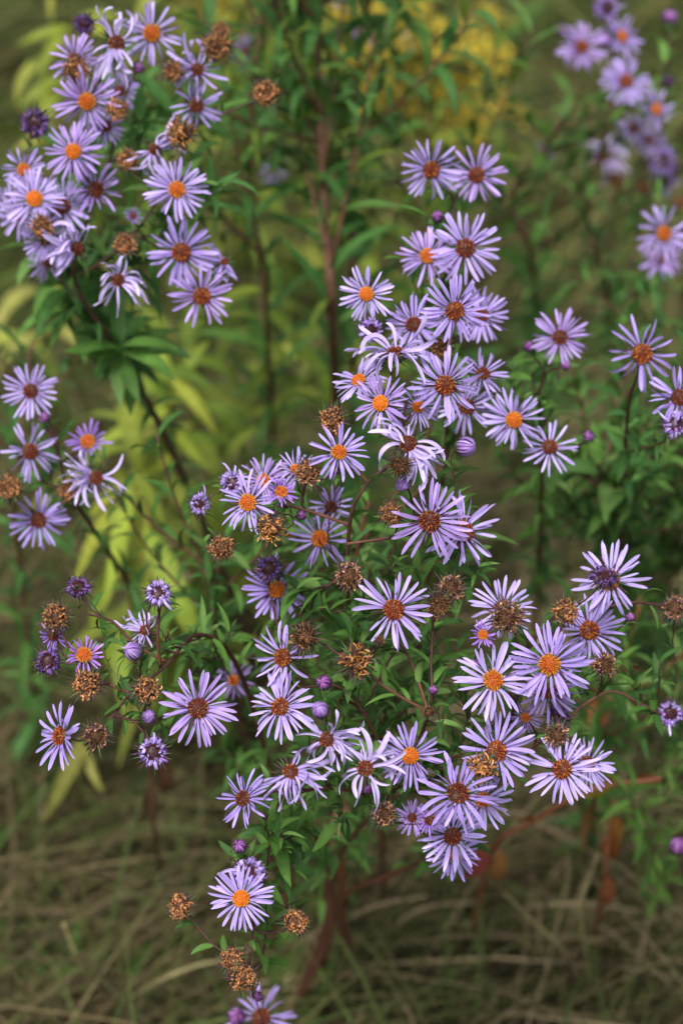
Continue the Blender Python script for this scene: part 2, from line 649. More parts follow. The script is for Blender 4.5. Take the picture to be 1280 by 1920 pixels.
def limp(a, r0, z0, L, W, g):
    """one wilted petal that hangs, folds and twists"""
    seg = 10
    p = np.array([r0 * math.cos(a), r0 * math.sin(a), z0])
    el = U(-.25, .85)
    d = np.array([math.cos(a) * math.cos(el), math.sin(a) * math.cos(el), math.sin(el)])
    sv = np.array([-math.sin(a), math.cos(a), 0])
    k = U(.0, .55) if U() < .75 else U(.6, 1.0)
    curl = rng.normal(0, .16, 3)
    roll, tw = U(-.6, .6), U(-.28, .28)
    fold = U(.2, 1.1)
    vs, ts = [], []
    for i in range(seg + 1):
        t = i / seg
        sv = unit(sv - d * (sv @ d))
        nv = np.cross(d, sv)
        ss = sv * math.cos(roll) + nv * math.sin(roll)
        nn = np.cross(d, ss)
        wv = W * .5 * min(1, .45 + 1.2 * t) * math.sqrt(1 - .94 * max(0, (t - .8) / .2) ** 2)
        vs += [p + ss * wv + nn * wv * fold, p, p - ss * wv + nn * wv * fold]
        ts += [t] * 3
        p = p + d * L / seg
        d = unit(d + g * k * .42 * (.4 + t) + curl * (.4 + t))
        roll += tw
    f = []
    for i in range(seg):
        q = 3 * i
        f += [(q, q + 1, q + 4, q + 3), (q + 1, q + 2, q + 5, q + 4)]
    return np.array(vs), f, np.array(ts)


def make_head(plant, base, pos, nrm, R, typ, disc, split):
    x, y, z = frame(nrm, UPC)
    sp = U(-.35, .35) if typ in 'W' else U(0, 6.28)
    x, y = x * math.cos(sp) + y * math.sin(sp), -x * math.sin(sp) + y * math.cos(sp)
    M = mat4(x, y, z, pos - base, (R, R, R))
    nm, lab = PNAME[typ]
    if typ in 'FLWH':
        h = link(nm, random.choice(INV_F), plant, M, (1, 1, 1), lab)
        if typ == 'F' or typ == 'L':
            lab = {'young': 'lavender flower with bright orange centre', 'orange': 'lavender flower with orange centre',
                   'red': 'lavender flower with dark red brown centre', 'mix': 'lavender flower with red orange centre'}[disc]
            h['label'] = lab
        sd = .82 if typ == 'W' else (.94 if typ != 'H' else 1.15)
        link('disc', random.choice(DISC[disc]), h, Matrix.Diagonal((sd, sd, sd, 1)), np.array((1, 1, 1)) * U(.85, 1.1))
        ps = petal_specs(typ, R)
        mb = MB()
        if typ == 'W':
            gl = np.array([x @ DOWN, y @ DOWN, z @ DOWN]) * .8 + np.array([0, 0, -.25])
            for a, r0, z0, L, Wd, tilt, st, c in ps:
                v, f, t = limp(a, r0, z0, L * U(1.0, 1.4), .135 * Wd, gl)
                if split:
                    m1 = MB(); m1.add(v, f, grad(t, (.84, .78, .9), (1.05, 1.06, 1.03)))  # limp petals carry the painted base shadow too
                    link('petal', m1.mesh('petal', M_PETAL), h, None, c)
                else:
                    mb.add(v, f, grad(t, c * (.84, .78, .9), c * 1.05))  # same painted base shadow, in the joined mesh
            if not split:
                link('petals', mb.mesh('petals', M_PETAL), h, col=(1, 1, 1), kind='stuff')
            return len(ps)
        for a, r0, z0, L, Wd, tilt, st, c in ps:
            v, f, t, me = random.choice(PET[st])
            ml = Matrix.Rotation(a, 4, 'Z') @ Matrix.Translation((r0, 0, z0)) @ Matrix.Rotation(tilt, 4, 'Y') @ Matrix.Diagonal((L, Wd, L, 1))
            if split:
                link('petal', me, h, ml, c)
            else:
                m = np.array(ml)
                mb.add(v @ m[:3, :3].T + m[:3, 3], f, grad(t, c * (.80, .74, .88), c * 1.04))  # painted shadow towards the petal base, as on the single petals
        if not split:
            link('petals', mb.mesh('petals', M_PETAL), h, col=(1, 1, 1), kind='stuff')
        return len(ps) if split else 0
    if typ in 'DZKS':
        h = link(nm, random.choice(INV_D), plant, M, (1, 1, 1), lab)
        link('dried_petals', random.choice(DRY[{'D': 'tan', 'Z': 'frizz', 'K': 'ring', 'S': 'dark'}[typ]]), h, col=np.array((1, 1, 1)) * U(.8, 1.2), kind='stuff')
    elif typ in 'CX':
        h = link(nm, random.choice(INV_D), plant, M, (1, 1, 1), lab)
        link('curled_petals', random.choice(CURL[typ == 'X']), h, col=np.array((1, 1, 1)) * U(.9, 1.15), kind='stuff')
        if typ == 'C':
            for i in range(int(U(1, 4))):
                v, f, t, me = random.choice(PET['wilt'])
                a = U(0, 6.28)
                L = U(.9, 1.5)
                link('petal', me, h, Matrix.Rotation(a, 4, 'Z') @ Matrix.Translation((.5, 0, .1)) @ Matrix.Diagonal((L, L * 1.2, L, 1)), random.choice(PALE))
    else:
        h = link(nm, random.choice(INV_B), plant, M, (1, 1, 1), lab)
        link('closed_petals', random.choice(BUD if typ == 'B' else CLOSED), h, col=np.array((1, 1, 1)) * U(.9, 1.1), kind='stuff')
    return 0


DK = {'o': 'orange', 'y': 'young', 'r': 'red', 'm': 'mix', '': 'red'}


def aster(label, base, skel, heads, stemcol=(.060, .020, .022), lowcol=(.13, .05, .03), r_top=.0008, r_base=.0026,
          leafcols=GREEN, twigs=(), pedleaf=(.007, .016), twigleaf=(.011, .024), stemleaf=(.016, .034), cap_petals=300, group='asters in bloom'):
    plant = thing('aster_plant', base, label, 'aster', group)
    specs = []
    AP, AT, AR = [], [], []

    def reg(path, r):
        tg = np.gradient(path, axis=0)
        for i in range(len(path)):
            AP.append(path[i]); AT.append(unit(tg[i])); AR.append(r[i])

    for k, s in enumerate(skel):
        pts = [np.asarray(q) if len(q) == 3 and not isinstance(q, tuple) else P(*q) for q in s]
        path = catmull(pts, 8)
        n = len(path)
        rr = (r_base * (1 - np.linspace(0, 1, n)) ** 2.1 + r_top) if k == 0 else np.linspace(r_top * 1.25, r_top * .9, n)
        v, f = tube(path - base, rr, 7)
        mb = MB()
        tt = np.repeat(np.linspace(0, 1, n), 7)
        mb.add(v, f, grad(np.clip(tt * 1.6 - .3, 0, 1), lowcol, stemcol))
        link('stem' if k == 0 else 'branch', mb.mesh('stem', M_STEM), plant)
        m = n // 2 if k == 0 else 0
        reg(path[m:], rr[m:])
        leaves_along(path, .012 if k == 0 else .008, stemleaf[0] * (1 if k == 0 else .55), stemleaf[1] * (1 if k == 0 else .65), 'long' if U() < .4 else 'small', leafcols, t0=.5 if k == 0 else .1, specs=specs)

    def attach(target, nrm, rad, back=1.0):
        A = np.array(AP)
        v = A - target
        dist = np.linalg.norm(v, axis=1)
        dirb = unit(DOWN * .8 + FWD * .35 - nrm * .35)
        cost = dist - .75 * (v @ dirb)
        cost[dist < .022] += 1
        i = int(np.argmin(cost))
        a, tg = A[i], AT[i]
        L = np.linalg.norm(target - a)
        h = unit(-nrm * .75 + DOWN * .42)
        path = bezier(a, a + (tg * .25 + unit(target - a) * .2) * L, target + h * .38 * L, target - nrm * rad, 12)
        path[1:-1] += U(-1, 1, (10, 3)) * .0006
        r1 = min(AR[i], r_top) * .9
        rr = np.linspace(r1, r1 * .72, 12)
        v, f = tube(path - base, rr, 6)
        mb = MB()
        mb.add(v, f, np.array(stemcol) * U(.8, 1.3))
        link('branch', mb.mesh('branch', M_STEM), plant)
        reg(path[:9], rr[:9])
        return path

    todo = []
    for h in heads:
        x_, y_, R_, typ, disc, d = h[:6]
        tx, ty = (h[6], h[7]) if len(h) > 7 else (0, 0)
        pos = P(x_, y_, d)
        tox = unit(CAMP - pos)
        n = unit(tox + RIGHT * (tx + U(-.26, .26)) + UPC * (ty + U(-.2, .28)))
        todo.append([pos, n, R_ / FPX * d * (1.06 if typ in 'FLWH' else .88), typ, DK[disc], d])
    order = sorted(todo, key=lambda q: np.min(np.linalg.norm(np.array(AP) - q[0], axis=1)))
    # the largest, sharpest flowers get their petals one by one
    big = sorted([q for q in todo if q[3] in 'FLWH'], key=lambda q: -(q[2] / q[5]) / (1 + 6 * abs(q[5] - FOCUS)))
    n_p, split = 0, set()
    for q in big:
        if n_p + 34 <= cap_petals:
            split.add(id(q)); n_p += 32
    for q in order:
        pos, n, R, typ, disc, d = q
        rad = {'F': .3, 'L': .3, 'W': .3, 'H': .3}.get(typ, .6 if typ not in 'BO' else .85) * R
        path = attach(pos, n, rad)
        leaves_along(path, .0062, pedleaf[0], pedleaf[1], 'small', leafcols, t0=.12, t1=.97, out=.9, specs=specs)
        make_head(plant, base, pos, n, R, typ, disc, id(q) in split)
    for tw in twigs:
        x_, y_, d = tw[:3]
        L = tw[3] if len(tw) > 3 else 1
        pos = P(x_, y_, d)
        n = unit(np.array([U(-.4, .4), U(-.5, .1), 1]))
        path = attach(pos, n, .001)
        leaves_along(path, .0046 / max(.6, L), twigleaf[0] * L, twigleaf[1] * L, 'small' if U() < .6 else 'long', leafcols, t0=.25, t1=1.0, out=.95, specs=specs)
    keep = []
    for sp in specs:
        ok = True
        for fr in (.3, .65, 1.0):
            q = sp[0] + unit(sp[1]) * sp[3] * fr - CAMP
            dq = q @ FWD
            for hd in todo:
                if hd[3] in 'FLWHDZKC' and dq < hd[5] + .012:
                    e = q / dq * hd[5] + CAMP - hd[0]
                    if e @ e < (hd[2] * .8) ** 2:
                        ok = False
                        break
            if not ok:
                break
        if ok:
            keep.append(sp)
    put_leaves(plant, base, keep)
    return plant


def scatter(n, x0, x1, y0, y1, d0, d1, s=1.0):
    return [(U(x0, x1), U(y0, y1), U(d0, d1), s * U(.8, 1.2)) for _ in range(n)]


# ------------------------------------------------------------------ ground
gm = bpy.data.materials.new('soil')
gm.use_nodes = True
n, l = gm.node_tree.nodes, gm.node_tree.links
tc = n.new('ShaderNodeTexCoord')
no = n.new('ShaderNodeTexNoise'); no.inputs['Scale'].default_value = 14; no.inputs['Detail'].default_value = 8
l.new(tc.outputs['Object'], no.inputs['Vector'])
cr = n.new('ShaderNodeValToRGB')
cr.color_ramp.elements[0].position, cr.color_ramp.elements[0].color = .3, (.010, .009, .005, 1)
cr.color_ramp.elements[1].position, cr.color_ramp.elements[1].color = .75, (.05, .042, .022, 1)
l.new(no.outputs['Fac'], cr.inputs[0])
l.new(cr.outputs[0], n['Principled BSDF'].inputs['Base Color'])
n['Principled BSDF'].inputs['Roughness'].default_value = .95
gs = 60
nx = 60
xs = np.sign(np.linspace(-1, 1, nx)) * np.abs(np.linspace(-1, 1, nx)) ** 3 * 100
gv = np.array([(x, y + 2, 0) for y in xs for x in xs])
gv[:, 2] = 0.0
gf = [(j * nx + i, j * nx + i + 1, (j + 1) * nx + i + 1, (j + 1) * nx + i) for j in range(nx - 1) for i in range(nx - 1)]
mb = MB(); mb.add(gv, gf, (1, 1, 1))
g = link('ground', mb.mesh('ground', gm), kind='structure')
g['label'] = 'brown soil of the meadow under the matted grass'


def grass_field(name, n, x0, x1, y0, y1, len0, len1, wid, cols, lie, lean_dir, lean_j, label, h_start=(0, .03)):
    """many thin arching blades in one mesh"""
    seg = 4
    bx, by = U(x0, x1, n), U(y0, y1, n)
    bz = U(h_start[0], h_start[1], n)
    az = lean_dir + rng.normal(0, lean_j, n)
    L = U(len0, len1, n)
    el0 = U(lie[0], lie[1], n)
    bend = U(.4, 1.5, n)
    t = np.linspace(0, 1, seg + 1)
    el = el0[:, None] - bend[:, None] * t[None] * 1.1
    yaw = az[:, None] + U(-.6, .6, n)[:, None] * t[None]
    d = np.stack([np.cos(el) * np.cos(yaw), np.cos(el) * np.sin(yaw), np.sin(el)], 2)
    cen = np.zeros((n, seg + 1, 3))
    cen[:, 1:] = np.cumsum((d[:, 1:] + d[:, :-1]) / 2, 1) * (L[:, None, None] / seg)
    cen += np.stack([bx, by, bz], 1)[:, None]
    cen[:, :, 2] = np.maximum(cen[:, :, 2], bz[:, None] * .6 + .004)
    side = np.stack([-np.sin(yaw), np.cos(yaw), 0 * yaw], 2)
    roll = U(-1, 1, n)[:, None, None]
    nor = np.cross(d, side)
    side = side * np.cos(roll) + nor * np.sin(roll)
    ww = (wid * U(.6, 1.4, n))[:, None] * np.array([.8, 1, .9, .6, .08])[None]
    a = cen + side * ww[..., None] / 2
    b = cen - side * ww[..., None] / 2
    v = np.stack([a, b], 2).reshape(-1, 3)
    k = (np.arange(n) * (seg + 1) * 2)[:, None] + (np.arange(seg) * 2)[None]
    k = k.ravel()
    f = np.stack([k, k + 1, k + 3, k + 2], 1)
    cols = np.array(cols)
    # soft patches of one colour
    ph = np.sin(bx * 5.1 + 1.3) + np.sin(by * 4.3 + bx * 2.1) + np.sin(bx * 11 - by * 7) * .6 + rng.normal(0, .9, n)
    ci = np.clip(((ph + 2.2) / 4.4 * len(cols)).astype(int), 0, len(cols) - 1)
    c = cols[ci] * U(.65, 1.35, n)[:, None]
    c = np.repeat(c, (seg + 1) * 2, 0)
    me = bpy.data.meshes.new(name)
    me.vertices.add(len(v)); me.vertices.foreach_set('co', v.ravel())
    me.loops.add(len(f) * 4); me.loops.foreach_set('vertex_index', f.ravel().astype(np.int32))
    me.polygons.add(len(f)); me.polygons.foreach_set('loop_start', np.arange(len(f)) * 4)
    me.polygons.foreach_set('loop_total', np.full(len(f), 4))
    me.update(calc_edges=True)
    cc = np.ones((len(v), 4), np.float32); cc[:, :3] = c
    at = me.color_attributes.new('Col', 'FLOAT_COLOR', 'POINT'); at.data.foreach_set('color', cc.ravel())
    me.polygons.foreach_set('use_smooth', np.ones(len(f), bool))
    me.materials.append(M_GRASS)
    o = link(name, me, kind='stuff')
    o['label'] = label
    o['category'] = 'grass'
    return o


STRAW = [(.10, .075, .038), (.18, .14, .072), (.062, .065, .022), (.115, .11, .042), (.042, .034, .018), (.28, .22, .125)]
MEAD = [(.055, .085, .018), (.08, .105, .022), (.125, .12, .038), (.04, .062, .014), (.10, .085, .032), (.15, .15, .05)]
grass_field('dry_grass', 34000, -1.0, 1.0, .7, 2.6, .14, .50, .0025, STRAW, (.05, .75), .35, .75,
            'matted dry brown and straw grass lying low on the ground')
grass_field('green_grass', 6500, -1.0, 1.0, .7, 2.6, .10, .30, .0026, [(.05, .085, .02), (.075, .105, .028), (.09, .10, .03)], (.6, 1.4), 1.2, 1.2,
            'thin green grass blades rising through the dry grass')
grass_field('meadow_grass', 26000, -2.6, 2.6, 2.4, 8.5, .25, .60, .0065, MEAD, (.1, 1.0), .6, .7,
            'olive green meadow grass behind the asters')
grass_field('meadow_litter', 9000, -2.6, 2.6, 2.2, 8.0, .25, .55, .006, STRAW, (.0, .5), .3, .6,
            'pale dry stalks lying through the green meadow grass')


# ------------------------------------------------------------------ single straws and fallen stalks
STRAW_LABELS = iter(['short pale straw leaning beside the green seedlings', 'pale straw arching low to the touching tan heads', 'thick pale straw slanting under the papery brown leaf', 'upright pale straw rising to the rust coloured leaves',
    'thin brown straw leaning towards the lone purple bud', 'long straw bowed level across the upright pale straws', 'straw rising from the clump base towards the lowest stars', 'straw bent over beneath the lowest lilac stars',
    'faint straw lying in the open dry grass', 'long faint straw running up to the dark brown stalk', 'wavy straw crossing behind the upright pale straws', 'short straw lying under the touching tan heads',
    'straw lying behind the overlapping open stars', 'dull straw crossing low behind the thick slanting straw'])


def straw(pts, wid, col):
    path = catmull([G(*pts[0][:2])] + [P(*q) for q in pts[1:]], 7)
    base = path[0].copy()
    mb = MB()
    v, f = tube(path - base, np.linspace(wid, wid * .45, len(path)), 5)
    mb.add(v, f, col)
    o = link('straw', mb.mesh('straw', M_STEM), None, Matrix.Translation(base))
    o['label'] = next(STRAW_LABELS)
    o['category'] = 'straw'
    o['group'] = 'pale straws over the dry grass'
    return o


SC_ = [(.30, .23, .13), (.36, .28, .17), (.25, .22, .10)]
for pts in ([(250, 1905, 1.8), (165, 1830, 1.78), (118, 1730, 1.74)],
            [(180, 1920, 1.85), (280, 1850, 1.8), (370, 1810, 1.78), (440, 1800, 1.78)],
            [(1110, 1900, 1.85), (1060, 1790, 1.8), (990, 1720, 1.76), (945, 1675, 1.73)],
            [(1105, 1915, 1.84), (1100, 1800, 1.8), (1088, 1710, 1.75), (1120, 1600, 1.7)],
            [(1180, 1790, 1.95), (1230, 1690, 1.9), (1280, 1580, 1.85)],
            [(880, 1745, 1.9), (1000, 1700, 1.9), (1150, 1700, 1.9), (1290, 1735, 1.9)],
            [(470, 1830, 1.9), (570, 1760, 1.86), (700, 1700, 1.86), (800, 1680, 1.86)],
            [(600, 1900, 1.9), (760, 1720, 1.88), (900, 1690, 1.9)],
            [(20, 1790, 2.0), (130, 1710, 2.0), (250, 1660, 2.0)],
            [(0, 1640, 2.1), (150, 1560, 2.1), (300, 1480, 2.1), (400, 1390, 2.1)],
            [(1040, 1620, 1.9), (1010, 1760, 1.9), (1090, 1910, 1.9)],
            [(380, 1920, 1.85), (470, 1870, 1.83), (560, 1850, 1.83)],
            [(870, 1240, 2.5), (960, 1180, 2.5), (1090, 1170, 2.5)],
            [(900, 1650, 1.95), (1060, 1780, 1.92), (1190, 1900, 1.9)]):
    straw(pts, .0022, random.choice(SC_))


# ------------------------------------------------------------------ leafy plants behind
def leafy(name, label, cat, pts, gpt, leafL, style, cols, spacing, out=.9, droop=0.0, r=.003, stemcol=(.10, .05, .03), group=None, t0=.12, side=0, sideL=.12, base=None):
    base = G(*gpt) if base is None else base
    plant = thing(name, base, label, cat, group)
    path = catmull([base] + [P(*q) for q in pts], 9)
    specs = []
    v, f = tube(path - base, np.linspace(r, r * .45, len(path)), 6)
    mb = MB(); mb.add(v, f, stemcol)
    link('stem', mb.mesh('stem', M_STEM), plant)
    leaves_along(path, spacing, leafL[0], leafL[1], style, cols, t0=t0, t1=1.0, out=out, specs=specs, droop=droop)
    for i in range(side):
        k = int(U(.3, .97) * (len(path) - 1))
        d = unit(np.array([U(-1, 1), U(-.6, .6), U(.2, .9)]))
        q = bezier(path[k], path[k] + d * sideL * .4, path[k] + d * sideL * .8, path[k] + d * sideL + np.array([0, 0, .03]), 8)
        v, f = tube(q - base, np.linspace(r * .4, r * .2, 8), 5)
        mb = MB(); mb.add(v, f, stemcol)
        link('branch', mb.mesh('branch', M_STEM), plant)
        leaves_along(q, spacing * .7, leafL[0] * .5, leafL[1] * .7, style, cols, t0=.1, t1=1.0, out=out, specs=specs, droop=droop)
    put_leaves(plant, base, specs)
    return plant


BST = (.11, .05, .03)
GB = 'leafy aster stems behind the flowers'
leafy('aster_plant', 'tall leafy aster stem with bare brown upright stalk behind the orange-centred flowers', 'aster', [(625, 640, 1.75), (608, 400, 1.75), (600, 200, 1.74), (592, -40, 1.73)],
      (640, 1250), (.05, .085), 'long', TEAL + OLIVE[:1], .015, r=.0048, stemcol=BST, side=9, sideL=.16, group=GB)
leafy('aster_plant', 'slim leafy aster stem beside the yellow goldenrod plume', 'aster', [(660, 560, 1.85), (655, 320, 1.85), (670, 130, 1.81), (700, -40, 1.76)],
      (660, 1150), (.05, .085), 'long', TEAL + OLIVE[:1], .015, r=.0032, stemcol=BST, side=9, sideL=.18, group=GB)
leafy('aster_plant', 'bushy leafy aster stem behind the tan head on the long stalk', 'aster', [(500, 600, 1.81), (470, 350, 1.81), (480, 120, 1.76), (500, -50, 1.76)],
      (520, 1150), (.045, .08), 'long', TEAL + GREEN + OLIVE, .015, r=.003, stemcol=BST, side=9, sideL=.18, group=GB)
leafy('aster_plant', 'leafy aster stem behind the pair of lilac flowers', 'aster', [(800, 620, 1.89), (790, 420, 1.89), (745, 330, 1.89)],
      (790, 1150), (.045, .08), 'long', TEAL + GREEN + OLIVE, .015, r=.003, stemcol=BST, side=8, sideL=.18, group=GB)
leafy('aster_plant', 'dark leafy aster stem below the far soft lilac flowers', 'aster', [(1000, 520, 2.0), (960, 380, 1.95), (1010, 290, 1.9), (1080, 200, 1.85)],
      (1010, 900), (.03, .05), 'small', GREEN, .010, r=.003, stemcol=BST, side=8, sideL=.10, group=GB)
leafy('aster_plant', 'teal leaved aster stem rising beside the lone wide lilac flower', 'aster', [(1175, 800, 1.9), (1180, 620, 1.85), (1185, 480, 1.82)],
      (1170, 1100), (.03, .055), 'long', TEAL, .010, r=.003, stemcol=BST, side=5, sideL=.10, group=GB)
leafy('aster_plant', 'bright green leafy aster clump under the round purple bud', 'aster', [(1170, 1080, 1.75), (1150, 960, 1.65), (1120, 870, 1.58)],
      (1180, 1380), (.025, .045), 'small', GREEN + [(.09, .19, .05)], .006, r=.003, stemcol=BST, side=16, sideL=.10, group=GB)
leafy('aster_plant', 'loose green aster clump behind the dark purple curled head', 'aster', [(1260, 1200, 1.9), (1240, 1060, 1.85), (1230, 960, 1.8)],
      (1260, 1480), (.03, .05), 'small', GREEN, .007, r=.003, stemcol=BST, side=14, sideL=.12, group=GB)
leafy('aster_plant', 'low bright green aster shoot with one purple bud above straw', 'aster', [(1235, 1650, 1.75), (1210, 1570, 1.65), (1175, 1480, 1.58)],
      (1240, 1770), (.018, .036), 'long', GREEN[2:3] + [(.09, .20, .035), (.11, .21, .04)], .007, r=.0015, stemcol=(.08, .10, .03), side=7, sideL=.06, group=GB, t0=.45)
leafy('aster_plant', 'leafy green aster stem behind the central spray of flowers', 'aster', [(620, 1500, 1.65), (640, 1250, 1.5), (660, 1080, 1.45), (690, 940, 1.42)],
      (606, 1860), (.03, .055), 'long', GREEN, .008, r=.0034, stemcol=(.12, .05, .03), side=14, sideL=.09, group=GB, t0=.3)
leafy('aster_plant', 'dark green aster stem rising beside the small spray of tan heads', 'aster', [(500, 1520, 1.75), (430, 1280, 1.6), (400, 1150, 1.55), (420, 1010, 1.5)],
      (540, 1820), (.03, .055), 'long', GREEN + TEAL, .010, r=.0034, stemcol=(.10, .045, .03), side=10, sideL=.10, group=GB, t0=.35)
leafy('aster_plant', 'shadowed leafy aster stem behind the trio of soft lilac stars', 'aster', [(60, 1260, 1.9), (40, 1080, 1.8), (30, 900, 1.72), (60, 640, 1.7)],
      (80, 1480), (.03, .06), 'long', TEAL, .012, r=.003, stemcol=BST, side=8, sideL=.12, group=GB)
leafy('aster_plant', 'leafy aster stem whose leaves are turning rust below the overlapping stars', 'aster', [(1120, 1420, 1.7), (1110, 1330, 1.6), (1150, 1260, 1.5)],
      (1100, 1620), (.03, .05), 'long', GREEN * 3 + [(.16, .07, .025)], .008, r=.0025, stemcol=(.16, .06, .03), side=7, sideL=.08, group=GB)

GG = 'yellowing goldenrods'
leafy('goldenrod', 'goldenrod with long drooping yellow green leaves behind the small spray of tan heads', 'goldenrod', [(330, 1180, 2.05), (280, 950, 1.95), (240, 800, 1.9), (230, 720, 1.88)],
      (360, 1400), (.10, .15), 'droop', YELG, .013, out=1.0, droop=.35, r=.003, stemcol=(.12, .10, .03), group=GG, t0=.3)
leafy('goldenrod', 'goldenrod with lime green leaves behind the lavender pair above', 'goldenrod', [(420, 1000, 2.15), (360, 780, 2.05), (330, 660, 2.0), (320, 600, 2.0)],
      (460, 1260), (.09, .13), 'droop', YELG + OLIVE, .012, out=1.0, droop=.25, r=.003, stemcol=(.12, .10, .03), group=GG, t0=.3)
leafy('goldenrod', 'goldenrod with olive green leaves beside the tall bare brown stalk', 'goldenrod', [(540, 960, 2.3), (520, 780, 2.25), (500, 640, 2.2), (480, 520, 2.2)],
      (560, 1120), (.07, .11), 'droop', OLIVE + YELG[:1], .012, out=1.0, droop=.2, r=.003, stemcol=(.10, .08, .03), group=GG, t0=.25)
leafy('goldenrod', 'goldenrod with narrow pale leaves standing among the arching broad leaves', 'goldenrod', [(90, 600, 2.3), (110, 330, 2.25), (120, 160, 2.2), (130, 60, 2.2)],
      (100, 860), (.09, .13), 'droop', YELG + [(.30, .30, .08)], .022, out=1.0, droop=.2, r=.003, stemcol=(.12, .10, .03), group=GG, t0=.5)
leafy('goldenrod', 'goldenrod with mustard leaves beyond the topmost lilac flowers', 'goldenrod', [(300, 500, 2.7), (330, 250, 2.7), (350, 60, 2.65), (360, -60, 2.6)],
      (300, 720), (.08, .12), 'droop', YELG + OLIVE, .016, out=1.0, droop=.15, r=.003, stemcol=(.12, .10, .03), group=GG, t0=.4)
leafy('goldenrod', 'goldenrod with grey green leaves standing in the open olive meadow', 'goldenrod', [(960, 380, 3.2), (950, 180, 3.1), (930, 30, 3.0)],
      (980, 560), (.08, .12), 'long', OLIVE + GREEN, .02, out=1.0, droop=.1, r=.003, stemcol=(.10, .08, .03), group=GG, t0=.3)


for lab, pts, gp in (('goldenrod with lime leaves beyond the tan head on the long stalk', [(470, 420, 2.8), (455, 200, 2.75), (440, 20, 2.7)], (480, 640)),
                     ('goldenrod with fresh olive leaves behind the tall bare brown stalk', [(700, 640, 2.7), (690, 450, 2.65), (680, 300, 2.6)], (700, 830)),
                     ('goldenrod with yellow leaves hidden deep between the brown stalks', [(560, 480, 2.9), (560, 260, 2.85), (550, 60, 2.8)], (560, 640))):
    leafy('goldenrod', lab, 'goldenrod', pts, gp, (.09, .14), 'droop', YELG + OLIVE, .014, out=1.0, droop=.15, r=.003, stemcol=(.12, .10, .03), group=GG, t0=.25)


def broadleaf(label, gpt, pts, leaves, cols):
    """a yellowing goldenrod whose large hanging leaves are set one by one"""
    base = G(*gpt)
    plant = thing('goldenrod', base, label, 'goldenrod', GG)
    path = catmull([base] + [P(*q) for q in pts], 9)
    v, f = tube(path - base, np.linspace(.003, .0015, len(path)), 6)
    mb = MB(); mb.add(v, f, (.13, .11, .03)); link('stem', mb.mesh('stem', M_STEM), plant)
    sp = []
    for x0, y0, x1, y1, d in leaves:
        i = int(np.argmin(np.linalg.norm(path - P(x0, y0, d), axis=1)))
        a = path[i] * .5 + P(x0, y0, d) * .5
        b = P(x1, y1, d - .03)
        sp.append((a, b - a, np.array([U(-.4, .4), -.8, .8]), np.linalg.norm(b - a) * 1.08, 'droop' if U() < .4 else 'long', random.choice(cols)))
    put_leaves(plant, base, sp)


YL2 = [(.29, .32, .045), (.24, .30, .04), (.33, .34, .07), (.20, .27, .035)]
broadleaf('goldenrod with broad pale yellow leaves hanging straight down behind the small spray', (260, 1420), [(250, 1200, 1.95), (240, 1000, 1.85), (245, 880, 1.8)],
          [(215, 950, 140, 1085, 1.8), (250, 930, 225, 1120, 1.78), (275, 920, 285, 1140, 1.8), (245, 1010, 180, 1180, 1.82), (255, 1040, 300, 1230, 1.84), (300, 1060, 390, 1195, 1.75), (235, 1200, 235, 1340, 1.85),
           (240, 900, 160, 960, 1.8), (250, 885, 320, 960, 1.8), (255, 1150, 330, 1240, 1.86), (245, 1180, 170, 1290, 1.88)], YL2)
broadleaf('goldenrod with lime leaves spreading behind the dark slanting stalk', (390, 1290), [(360, 1050, 2.0), (330, 850, 1.92), (320, 720, 1.88)],
          [(320, 780, 190, 840, 1.86), (330, 700, 410, 780, 1.86), (325, 660, 400, 720, 1.86), (335, 800, 400, 900, 1.9), (320, 740, 250, 680, 1.88), (340, 860, 260, 920, 1.9), (345, 900, 430, 1000, 1.92), (320, 710, 300, 620, 1.9), (330, 760, 220, 770, 1.9),
           (350, 940, 440, 960, 1.92), (340, 830, 420, 830, 1.9), (325, 730, 390, 640, 1.9)], YL2 + [(.13, .21, .03), (.11, .19, .03)])
broadleaf('goldenrod with three pale arching leaves beyond the crowded lilac flowers', (140, 760), [(140, 450, 2.3), (140, 250, 2.2), (135, 60, 2.15)],
          [(130, 40, 40, 80, 2.15), (125, 60, 60, 140, 2.15), (130, 140, 35, 200, 2.18), (140, 30, 220, 20, 2.15), (150, 20, 250, 60, 2.2), (130, 250, 20, 260, 2.2), (60, 20, 110, -30, 2.2)], YL2)
broadleaf('goldenrod seedling with one yellow leaf drooping onto the dry grass', (140, 1560), [(150, 1470, 1.95), (155, 1380, 1.9)],
          [(155, 1385, 92, 1525, 1.85), (155, 1400, 200, 1480, 1.9)], [(.20, .20, .05)])


